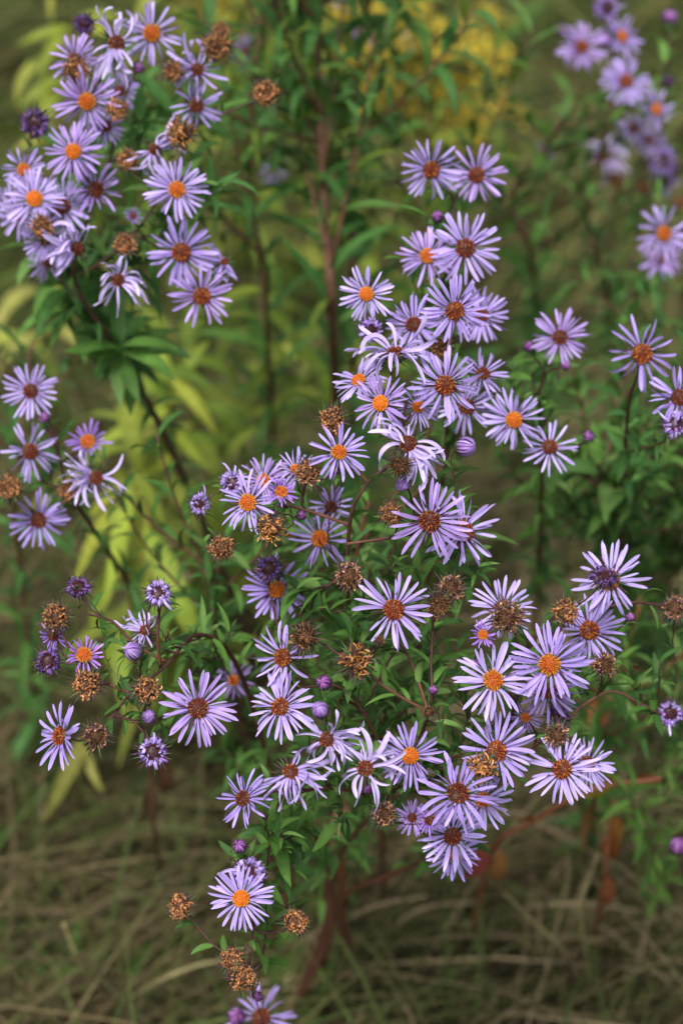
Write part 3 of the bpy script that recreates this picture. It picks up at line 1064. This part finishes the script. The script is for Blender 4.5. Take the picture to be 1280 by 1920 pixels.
def goldenrod_plume(label, gpt, pts, plume, n):
    base = G(*gpt)
    plant = thing('goldenrod', base, label, 'goldenrod', 'goldenrods in yellow flower')
    path = catmull([base] + [P(*q) for q in pts], 9)
    v, f = tube(path - base, np.linspace(.004, .0015, len(path)), 6)
    mb = MB(); mb.add(v, f, (.10, .09, .03)); link('stem', mb.mesh('stem', M_STEM), plant)
    specs = []
    leaves_along(path, .02, .06, .10, 'long', OLIVE, t0=.3, t1=.9, specs=specs)
    put_leaves(plant, base, specs)
    for k in range(plume):
        i = int(len(path) * U(.62, .98)) - 1
        d = unit([U(-1, 1), U(-.5, .5), U(.1, .7)])
        L = U(.05, .11)
        q = bezier(path[i], path[i] + d * L * .5, path[i] + d * L, path[i] + d * L * 1.1 + DOWN * .02, 7)
        mb = MB()
        v, f = tube(q - base, .0008, 4); mb.add(v, f, (.12, .11, .03))
        for m in range(n):
            p = q[int(U(1, 6.99))] + rng.normal(0, .005, 3) - base
            v, f = lathe([(.0015, -.003), (.0032, 0), (.001, .004)], 5)
            mb.add(v + p, f, np.array((.46, .36, .025)) * U(.4, 1.2))
        link('flower_spray', mb.mesh('flower_spray', M_DISC), plant, col=(1, 1, 1), kind='stuff')


goldenrod_plume('goldenrod with a loose yellow plume beyond the tall brown stalk', (800, 760), [(805, 480, 2.45), (795, 300, 2.4), (785, 160, 2.35), (795, 70, 2.3)], 36, 34)
goldenrod_plume('goldenrod with a thin mustard plume beside the yellow one', (850, 700), [(835, 430, 2.7), (825, 260, 2.65), (830, 110, 2.6)], 24, 28)
goldenrod_plume('goldenrod with a mustard plume rising above the lilac cluster', (380, 560), [(390, 250, 3.2), (400, 80, 3.2), (400, -30, 3.2)], 18, 22)


# ------------------------------------------------------------------ rusty dead stalks with leaves
def dead(label, pts, leaves, r=.0028, col=(.22, .085, .04)):
    path = catmull([P(*q) for q in pts], 8)
    base = path[0].copy(); base[2] = 0
    plant = thing('dead_stalk', base, label, 'dead stalk', None)
    v, f = tube(path - base, np.linspace(r, r * .5, len(path)), 6)
    mb = MB(); mb.add(v, f, col); link('stem', mb.mesh('stem', M_STEM), plant)
    sp = []
    for x0, y0, x1, y1, d, c in leaves:
        a, b = P(x0, y0, d), P(x1, y1, d + .03)
        sp.append((a, b - a, np.array([U(-.5, .5), -1, .6]), np.linalg.norm(b - a) * 1.1, 'small', np.array(c) * .8))
    put_leaves(plant, base, sp)


def GP(px, py):
    p = G(px, py); return (px, py, float((p - CAMP) @ FWD))


dead('rust coloured stalk with curled orange brown leaves on the straw', [GP(1110, 1800), (1130, 1660, 1.75), (1140, 1560, 1.7), (1150, 1500, 1.68)],
     [(1150, 1560, 1125, 1650, 1.7, (.34, .11, .03)), (1150, 1530, 1165, 1600, 1.7, (.40, .18, .04)), (1140, 1640, 1120, 1700, 1.72, (.25, .09, .04))])
dead('reddish fallen stalk under the lowest lilac flowers with brown hanging leaf', [GP(880, 1790), (920, 1600, 1.7), (1000, 1540, 1.65), (1110, 1480, 1.6), (1240, 1460, 1.6)],
     [(935, 1590, 930, 1665, 1.62, (.30, .14, .05)), (905, 1580, 890, 1650, 1.62, (.30, .07, .06)), (1080, 1490, 1160, 1440, 1.6, (.36, .26, .04)), (1000, 1530, 960, 1545, 1.62, (.32, .14, .04)), (1240, 1460, 1190, 1470, 1.6, (.25, .09, .05))])
dead('rusty stalk with two orange leaves behind the overlapping open stars', [GP(1090, 1560), (1090, 1440, 1.8), (1110, 1360, 1.75), (1150, 1300, 1.75)],
     [(1140, 1330, 1095, 1375, 1.72, (.36, .14, .06)), (1160, 1240, 1210, 1255, 1.72, (.22, .08, .05)), (1110, 1360, 1080, 1400, 1.74, (.30, .09, .04))])
dead('dry brown stalk with a pale papery leaf under the drooping flowers', [GP(640, 1840), (640, 1650, 1.7), (645, 1560, 1.6), (650, 1500, 1.55)],
     [(650, 1500, 625, 1590, 1.55, (.33, .20, .12)), (600, 1530, 585, 1610, 1.6, (.18, .08, .05))], r=.004)
dead('dark brown stalk with shrivelled leaves standing alone in the dry grass', [GP(310, 1700), (290, 1560, 1.85), (285, 1450, 1.8), (300, 1380, 1.75)],
     [(300, 1420, 320, 1500, 1.8, (.10, .05, .03)), (285, 1480, 270, 1540, 1.82, (.14, .07, .04))], col=(.09, .04, .025))

# ------------------------------------------------------------------ flowering asters
CL = G(600, 1880)


def off(dx, dy=0):
    return np.array([CL[0] + dx, CL[1] + dy, 0.0])


LB = list   # marker: a list is a world point, a tuple a pixel with depth
aster('aster topped by two side-by-side lilac flowers, climbing behind the wilted pale-tipped bloom', off(.06, .10),
      [[off(.06, .10).tolist(), (720, 1500, 1.75), (790, 1150, 1.55), (830, 900, 1.45), (840, 700, 1.41), (845, 520, 1.41), (850, 380, 1.43)]],
      [(852, 583, 66, 'F', 'm', 1.31), (902, 592, 52, 'F', 'r', 1.38), (775, 608, 58, 'F', 'r', 1.345, -.1, .3), (687, 551, 53, 'F', 'y', 1.32, -.1, .1),
       (801, 480, 56, 'F', 'o', 1.37, -.1, .3), (872, 465, 67, 'F', 'r', 1.36, 0, .1), (808, 318, 60, 'F', 'm', 1.40), (893, 328, 58, 'F', 'r', 1.42),
       (820, 407, 14, 'B', '', 1.39), (694, 620, 27, 'C', '', 1.31), (826, 650, 25, 'D', '', 1.34), (875, 762, 56, 'F', 'r', 1.35, .3, -.1), (905, 700, 48, 'L', 'r', 1.34, .5, .2)],
      twigs=scatter(16, 760, 900, 350, 800, 1.40, 1.47))

aster('sharp aster with a wilted side-facing bloom, orange-centred stars and a furled flower', off(0, 0),
      [[off(0, 0).tolist(), (610, 1700, 1.75), (625, 1450, 1.50), (650, 1200, 1.36), (655, 985, 1.275), (690, 905, 1.26), (735, 860, 1.265), (765, 740, 1.29)],
       [(655, 985, 1.275), (600, 965, 1.27), (545, 950, 1.27), (480, 950, 1.28)], [(650, 1020, 1.28), (720, 1010, 1.28), (790, 1000, 1.285)],
       [(690, 905, 1.26), (660, 880, 1.27), (600, 900, 1.27)]],
      [(834, 722, 70, 'F', 'm', 1.265), (740, 660, 72, 'W', 'r', 1.265, -.2, 2.0), (672, 713, 52, 'F', 'y', 1.28, -.3, .5), (713, 756, 58, 'F', 'y', 1.26, -.1, .1),
       (783, 762, 44, 'F', 'o', 1.29, .2), (623, 787, 29, 'D', '', 1.26, -.3, .1), (635, 848, 55, 'F', 'o', 1.245, 0, .1), (765, 832, 70, 'W', 'r', 1.25, 0, .3),
       (748, 873, 26, 'S', '', 1.235, .3, .1), (868, 838, 24, 'O', '', 1.27, 1.6, -.1), (577, 885, 29, 'D', '', 1.25, -.2, .2), (527, 922, 36, 'H', 'o', 1.25, .1, .1),
       (493, 900, 48, 'F', 'o', 1.30, .1, .3), (465, 942, 62, 'L', 'o', 1.25, -.5, .2), (505, 992, 32, 'Z', '', 1.245, -.2), (437, 905, 28, 'C', '', 1.30),
       (415, 1027, 28, 'D', '', 1.30), (375, 945, 23, 'C', '', 1.29, -.4), (733, 963, 27, 'D', '', 1.25, .1), (805, 977, 76, 'F', 'r', 1.245),
       (868, 995, 74, 'L', 'm', 1.275, .45, .05), (654, 1080, 31, 'K', '', 1.25, 0, -.1), (600, 1010, 62, 'L', 'o', 1.33, -.1), (620, 950, 44, 'L', 'r', 1.34),
       (565, 966, 12, 'B', '', 1.27), (755, 905, 18, 'O', '', 1.25, -.3, -.8), (555, 880, 42, 'L', 'o', 1.31, .2, .5)],
      twigs=scatter(26, 520, 900, 930, 1160, 1.28, 1.37, 1.1) + scatter(6, 500, 640, 870, 980, 1.28, 1.33) + [(860, 1010, 1.3)])

aster('sharp aster with drooping limp blooms and a frizzy orange-tan dried head', off(-.035, -.03),
      [[off(-.035, -.03).tolist(), (605, 1750, 1.75), (640, 1600, 1.55), (740, 1480, 1.36), (803, 1335, 1.265), (808, 1240, 1.262), (812, 1150, 1.262)],
       [(803, 1335, 1.265), (740, 1300, 1.26), (690, 1265, 1.26), (610, 1210, 1.265)], [(740, 1480, 1.36), (700, 1370, 1.30), (640, 1290, 1.28), (560, 1290, 1.27)],
       [(720, 1500, 1.36), (640, 1480, 1.29), (570, 1480, 1.27), (500, 1485, 1.26)], [(760, 1450, 1.34), (850, 1420, 1.28), (890, 1400, 1.275)],
       [(803, 1335, 1.265), (770, 1240, 1.28), (735, 1190, 1.28)]],
      [(738, 1143, 73, 'F', 'm', 1.245), (845, 1103, 30, 'K', '', 1.25, .1, .1), (822, 1135, 29, 'S', '', 1.245, -.1, -.2), (669, 1240, 36, 'Z', '', 1.24, 0, .1),
       (530, 1233, 64, 'L', 'm', 1.255, -.5, .1), (572, 1195, 32, 'S', '', 1.245, -.2, .3), (518, 1105, 62, 'F', 'y', 1.33, 0, 0), (505, 1065, 28, 'X', '', 1.31),
       (608, 1280, 18, 'B', '', 1.25, -.5, -.1), (602, 1332, 21, 'O', '', 1.25, -.6, .3), (525, 1325, 65, 'F', 'm', 1.255, -.1, .1), (613, 1387, 62, 'W', 'r', 1.25, -.2, .1),
       (545, 1447, 64, 'W', 'r', 1.25, .1, .3), (685, 1440, 66, 'W', 'r', 1.24, -.1, .2), (455, 1497, 57, 'L', 'r', 1.25, -.4, 0), (769, 1417, 62, 'F', 'y', 1.25),
       (720, 1525, 26, 'K', '', 1.255, -.3), (858, 1487, 80, 'L', 'r', 1.225, 0, .25), (930, 1408, 73, 'F', 'm', 1.25, 0, .1), (903, 1440, 30, 'Z', '', 1.235, -.2, -.1),
       (905, 1500, 57, 'F', 'o', 1.285, .1, 0), (848, 1568, 64, 'F', 'r', 1.265, 0, -.3), (852, 1600, 52, 'F', 'o', 1.30, .1, -.3), (805, 1537, 32, 'H', 'r', 1.25, .1, -.2),
       (772, 1533, 34, 'F', 'r', 1.285, -.2, 0), (803, 1335, 14, 'S', '', 1.255), (812, 1294, 11, 'B', '', 1.255), (712, 1200, 11, 'S', '', 1.24, 0, .6), (690, 1480, 12, 'B', '', 1.29)],
      twigs=scatter(64, 570, 880, 1150, 1480, 1.28, 1.38, 1.1) + scatter(10, 500, 640, 1440, 1560, 1.27, 1.32) + scatter(6, 760, 940, 1380, 1520, 1.29, 1.34) + [(700, 1215, 1.245, .8), (830, 1345, 1.25), (735, 1215, 1.25, .8)])

aster('sharp aster crowded with overlapping open stars and dark-centred tan heads', off(.045, -.01),
      [[off(.045, -.01).tolist(), (640, 1700, 1.74), (735, 1640, 1.62), (835, 1590, 1.50), (920, 1480, 1.36), (965, 1320, 1.30), (990, 1220, 1.29), (1060, 1130, 1.275)],
       [(965, 1320, 1.30), (1010, 1210, 1.30), (1110, 1150, 1.30), (1180, 1130, 1.30), (1240, 1135, 1.305)], [(920, 1480, 1.36), (1000, 1400, 1.30), (1060, 1370, 1.29)],
       [(1000, 1400, 1.32), (1130, 1300, 1.33), (1200, 1320, 1.33), (1240, 1340, 1.33)]],
      [(1053, 1442, 69, 'F', 'm', 1.25), (1100, 1432, 54, 'F', 'r', 1.30, .3), (1043, 1378, 27, 'K', '', 1.25, 0, .1), (1030, 1246, 77, 'F', 'o', 1.235),
       (924, 1276, 72, 'F', 'o', 1.245, -.1, 0), (1025, 1292, 64, 'F', 'r', 1.28, 0, -.2), (1045, 1345, 26, 'X', '', 1.285), (1104, 1182, 69, 'F', 'm', 1.295),
       (1133, 1247, 29, 'K', '', 1.25, .5, -.1), (1060, 1146, 29, 'D', '', 1.25, .1, -.1), (1131, 1080, 29, 'X', '', 1.245, .5, .7), (1142, 1088, 72, 'F', 'r', 1.30, .1, .1),
       (950, 1157, 37, 'K', '', 1.245, .1, 0), (942, 1140, 60, 'F', 'r', 1.275, 0, .3), (905, 1190, 30, 'H', 'o', 1.25), (1180, 1157, 11, 'B', '', 1.29),
       (1264, 1140, 27, 'K', '', 1.315, .3), (1256, 1338, 29, 'C', '', 1.34, .2), (985, 1345, 34, 'L', 'o', 1.30), (890, 1245, 14, 'B', '', 1.27)],
      twigs=scatter(26, 860, 1080, 1150, 1420, 1.30, 1.38, 1.1) + scatter(8, 1060, 1240, 1230, 1330, 1.31, 1.36))

aster('small aster spray with many tan dried heads and a single wide star', off(-.06, .03),
      [[off(-.06, .03).tolist(), (545, 1650, 1.72), (500, 1420, 1.52), (440, 1240, 1.37), (370, 1190, 1.31), (310, 1250, 1.275), (245, 1300, 1.265), (215, 1340, 1.265)],
       [(310, 1240, 1.275), (255, 1210, 1.27), (210, 1165, 1.265), (160, 1150, 1.265)], [(300, 1250, 1.275), (296, 1190, 1.265), (300, 1140, 1.262)],
       [(245, 1300, 1.265), (200, 1280, 1.265), (150, 1240, 1.265)]],
      [(147, 1100, 26, 'X', '', 1.265, -.3, .2), (105, 1155, 30, 'D', '', 1.26, -.3, .1), (100, 1192, 32, 'H', 'r', 1.275, -.2, -.2), (90, 1240, 29, 'X', '', 1.26, -.4),
       (158, 1228, 46, 'H', 'o', 1.255, -.2, .1), (163, 1283, 32, 'D', '', 1.245, -.2), (275, 1293, 30, 'D', '', 1.245, 0, .1), (297, 1112, 29, 'C', '', 1.25, 0, .4),
       (272, 1182, 46, 'W', 'r', 1.28, -.1, .3), (253, 1222, 22, 'O', '', 1.25, -.8, 0), (278, 1343, 17, 'O', '', 1.25, .1, -.2), (287, 1410, 33, 'C', '', 1.25, 0, 0),
       (371, 1328, 72, 'F', 'r', 1.24), (112, 1380, 66, 'F', 'm', 1.255, -1.15, .05), (180, 1381, 29, 'K', '', 1.25, 0, 0), (438, 1275, 40, 'L', 'o', 1.43, .2)],
      twigs=scatter(20, 200, 340, 1170, 1370, 1.265, 1.31, .8) + scatter(12, 330, 470, 1170, 1300, 1.30, 1.38) + scatter(5, 190, 300, 1120, 1200, 1.265, 1.29, .7))

aster('low bending aster sprig with orange-centred bloom above two touching tan heads', off(-.04, -.05),
      [[off(-.04, -.05).tolist(), (615, 1760, 1.7), (610, 1610, 1.55), (560, 1545, 1.36), (515, 1590, 1.30), (490, 1660, 1.285), (475, 1740, 1.275), (468, 1790, 1.27)]],
      [(450, 1587, 17, 'B', '', 1.265, -.1, .3), (466, 1636, 38, 'C', '', 1.262, 0, .6), (452, 1685, 62, 'F', 'y', 1.25, 0, 0), (337, 1700, 28, 'D', '', 1.265, -.5, -.1),
       (555, 1729, 28, 'D', '', 1.265, .2, 0), (435, 1800, 28, 'D', '', 1.26, -.2, -.1), (456, 1834, 29, 'D', '', 1.25, .1, -.2), (484, 1868, 12, 'B', '', 1.33),
       (490, 1908, 66, 'L', 'r', 1.45, 0, .2), (443, 1908, 22, 'B', '', 1.45)],
      twigs=scatter(14, 470, 560, 1540, 1720, 1.27, 1.34, 1.1) + scatter(4, 420, 500, 1570, 1620, 1.27, 1.29, .6))

NB = G(330, 1330)
aster('soft aster with three lilac stars and a violet half-open bloom above tan heads', NB,
      [[NB.tolist(), (270, 1150, 1.75), (180, 1000, 1.55), (130, 920, 1.46), (105, 830, 1.43), (85, 770, 1.42)]],
      [(58, 733, 54, 'F', 'r', 1.42, -.2, .2), (82, 782, 13, 'B', '', 1.42, .2, -.3), (57, 846, 56, 'L', 'r', 1.42), (165, 828, 44, 'H', 'o', 1.42, 0, .5),
       (180, 895, 58, 'W', 'r', 1.40, 0, .1), (130, 919, 25, 'D', '', 1.40), (18, 913, 29, 'D', '', 1.39), (72, 975, 56, 'F', 'r', 1.42)],
      twigs=scatter(8, 60, 200, 780, 960, 1.44, 1.5), leafcols=TEAL + GREEN)

BB = G(520, 1400)
aster('tall aster on a dark slanting stalk, crowded with lilac flowers and tan heads', BB,
      [[BB.tolist(), (440, 1130, 1.95), (310, 820, 1.66), (215, 650, 1.53), (140, 525, 1.47), (165, 410, 1.45), (215, 270, 1.46), (240, 150, 1.47)],
       [(150, 520, 1.47), (250, 440, 1.45), (320, 330, 1.44), (360, 240, 1.44), (440, 205, 1.44), (480, 190, 1.43)], [(160, 430, 1.45), (100, 420, 1.44), (60, 380, 1.44)],
       [(250, 440, 1.45), (320, 470, 1.44), (380, 490, 1.44)]],
      [(65, 373, 60, 'F', 'y', 1.41), (45, 318, 46, 'L', 'o', 1.43, -.4, .3), (118, 387, 56, 'F', 'r', 1.425), (180, 355, 57, 'L', 'r', 1.42, .1, 0), (80, 425, 26, 'D', '', 1.40),
       (85, 448, 46, 'F', 'r', 1.43), (40, 402, 50, 'F', 'r', 1.44), (145, 465, 56, 'W', 'r', 1.40), (222, 525, 54, 'W', 'r', 1.39), (235, 457, 25, 'D', '', 1.40),
       (340, 473, 67, 'F', 'm', 1.40), (378, 555, 61, 'F', 'm', 1.385), (420, 490, 38, 'W', 'r', 1.41, .3, .3), (332, 355, 59, 'F', 'o', 1.385), (240, 300, 25, 'D', '', 1.41),
       (290, 280, 50, 'W', 'r', 1.40, .1, .1), (338, 250, 30, 'Z', '', 1.38), (138, 284, 57, 'F', 'y', 1.40), (163, 190, 63, 'F', 'o', 1.40), (200, 237, 38, 'L', 'r', 1.43),
       (220, 205, 24, 'D', '', 1.40), (65, 230, 31, 'X', '', 1.42), (145, 131, 29, 'D', '', 1.40), (140, 112, 48, 'F', 'r', 1.43), (218, 80, 62, 'W', 'r', 1.41),
       (285, 62, 62, 'L', 'o', 1.44, .1, .1), (158, 45, 23, 'X', '', 1.44), (260, 127, 13, 'B', '', 1.43), (325, 133, 24, 'D', '', 1.41), (370, 130, 52, 'W', 'r', 1.43, .2, 0),
       (368, 197, 52, 'L', 'r', 1.43, .4, .1), (408, 87, 31, 'D', '', 1.42), (415, 55, 18, 'D', '', 1.45), (498, 175, 29, 'D', '', 1.41, .1, .1), (250, 405, 20, 'H', 'r', 1.42, 0, .4), (90, 490, 40, 'L', 'r', 1.5),
       (225, 170, 40, 'L', 'r', 1.49), (460, 95, 34, 'L', 'r', 1.95), (20, 380, 40, 'L', 'r', 1.46)],
      twigs=scatter(34, 130, 400, 130, 480, 1.45, 1.55) + scatter(12, 60, 240, 440, 640, 1.5, 1.6, 1.4), leafcols=TEAL + GREEN, r_base=.0038, stemcol=(.07, .035, .028), lowcol=(.08, .04, .028), twigleaf=(.02, .04))

RB = G(1000, 1250)
aster('soft aster with three lilac stars and small round buds above bright green shoots', RB,
      [[RB.tolist(), (1010, 1050, 1.75), (1015, 880, 1.52), (1010, 760, 1.45), (1020, 690, 1.43)], [(1015, 880, 1.52), (1060, 840, 1.45), (1095, 830, 1.42)]],
      [(1049, 632, 54, 'F', 'r', 1.41, 0, .1), (990, 650, 13, 'B', '', 1.42), (1060, 685, 12, 'B', '', 1.41), (963, 787, 60, 'F', 'y', 1.345), (1030, 838, 54, 'L', 'r', 1.36, .1, 0), (1103, 818, 14, 'B', '', 1.40)],
      twigs=scatter(10, 960, 1050, 680, 820, 1.43, 1.5, .9), leafcols=GREEN)

R2 = G(1200, 1180)
aster('aster with one wide lilac star on a straight stalk and a purple knob beside it', R2,
      [[R2.tolist(), (1180, 980, 1.7), (1172, 850, 1.5), (1180, 750, 1.41), (1195, 700, 1.39)], [(1172, 850, 1.5), (1240, 830, 1.4), (1262, 800, 1.37)]],
      [(1203, 663, 70, 'L', 'm', 1.36), (1272, 745, 58, 'L', 'r', 1.33, -.1), (1266, 795, 30, 'C', '', 1.33), (1270, 1590, 20, 'B', '', 1.5)][:3],
      twigs=scatter(4, 1150, 1260, 780, 900, 1.45, 1.55), leafcols=TEAL)

TB = G(1150, 760)
aster('far aster with small soft lilac flowers along an arching stalk', TB,
      [[TB.tolist(), (1140, 560, 2.1), (1100, 400, 1.95), (1130, 260, 1.85), (1150, 160, 1.83), (1140, 60, 1.83)], [(1100, 400, 1.95), (1190, 340, 1.86), (1235, 260, 1.83), (1250, 140, 1.83), (1255, 60, 1.85)],
       [(1140, 560, 2.1), (1220, 520, 1.8), (1240, 470, 1.7)]],
      [(1090, 88, 47, 'F', 'm', 1.78), (1052, 55, 14, 'B', '', 1.80), (1137, 15, 28, 'C', '', 1.80), (1165, 68, 42, 'L', 'o', 1.80, .5, .2), (1173, 152, 48, 'F', 'm', 1.77), (1130, 75, 20, 'O', '', 1.8),
       (1229, 205, 42, 'L', 'o', 1.80, .5, 0), (1250, 152, 14, 'B', '', 1.83), (1188, 240, 34, 'L', 'r', 1.84, -.2, 0), (1215, 262, 34, 'L', 'r', 1.9), (1135, 292, 48, 'W', 'r', 2.1), (1020, 287, 20, 'H', 'r', 2.1),
       (1155, 338, 16, 'D', '', 2.0), (1254, 32, 18, 'B', '', 1.86), (1240, 302, 34, 'C', '', 1.98), (1245, 340, 30, 'L', 'r', 2.0), (1243, 438, 54, 'L', 'o', 1.62, .2, .1), (1240, 482, 44, 'L', 'r', 1.75), (1206, 352, 15, 'D', '', 1.95), (1275, 380, 15, 'D', '', 1.9)],
      twigs=scatter(14, 1040, 1260, 160, 560, 1.9, 2.05), leafcols=TEAL + GREEN)

FB = G(690, 560)
aster('farthest aster with a few small purple specks of bloom among the leaves', FB,
      [[FB.tolist(), (690, 350, 2.6), (680, 180, 2.5), (670, 40, 2.45)]],
      [(648, 8, 22, 'L', 'r', 2.4), (655, 62, 22, 'C', '', 2.4), (692, 92, 26, 'L', 'r', 2.4), (762, 78, 22, 'L', 'r', 2.45), (512, 322, 28, 'L', 'r', 2.4), (740, 100, 16, 'D', '', 2.4)],
      twigs=scatter(10, 600, 780, 20, 300, 2.4, 2.6, 1.6), leafcols=TEAL)

# a bud on the low shoot at the right
nb = thing('aster_plant', G(1285, 1790), 'single purple bud on a thin green stalk above the straw', 'aster', 'asters in bloom')
bb = G(1285, 1790)
path = catmull([bb, P(1290, 1690, 1.65), P(1272, 1605, 1.5)], 8)
v, f = tube(path - bb, .0013, 6); mb = MB(); mb.add(v, f, (.10, .09, .04)); link('stem', mb.mesh('stem', M_STEM), nb)
make_head(nb, bb, P(1270, 1590, 1.5), unit(UPC - FWD * .6), 18 / FPX * 1.5, 'B', 'red', False)

# low broad green leaves in the near grass
for gx, gy, s in ((130, 1885, 1.1), (200, 1900, 1.0), (60, 1930, 1.0), (270, 1915, .8), (560, 1935, 1.3)):
    b = G(gx, gy)
    pl = thing('seedling', b, 'low broad bright green leaves growing in the matted grass', 'weed', 'green weeds in the dry grass')
    sp = []
    for k in range(6):
        a = U(0, 6.28)
        sp.append((b + np.array([0, 0, .01]), np.array([math.cos(a) * .5, math.sin(a) * .5, 1.0]), np.array([0, -.5, 1]), U(.05, .09) * s, 'small', random.choice([(.06, .15, .025), (.075, .17, .03)])))
    put_leaves(pl, b, sp)
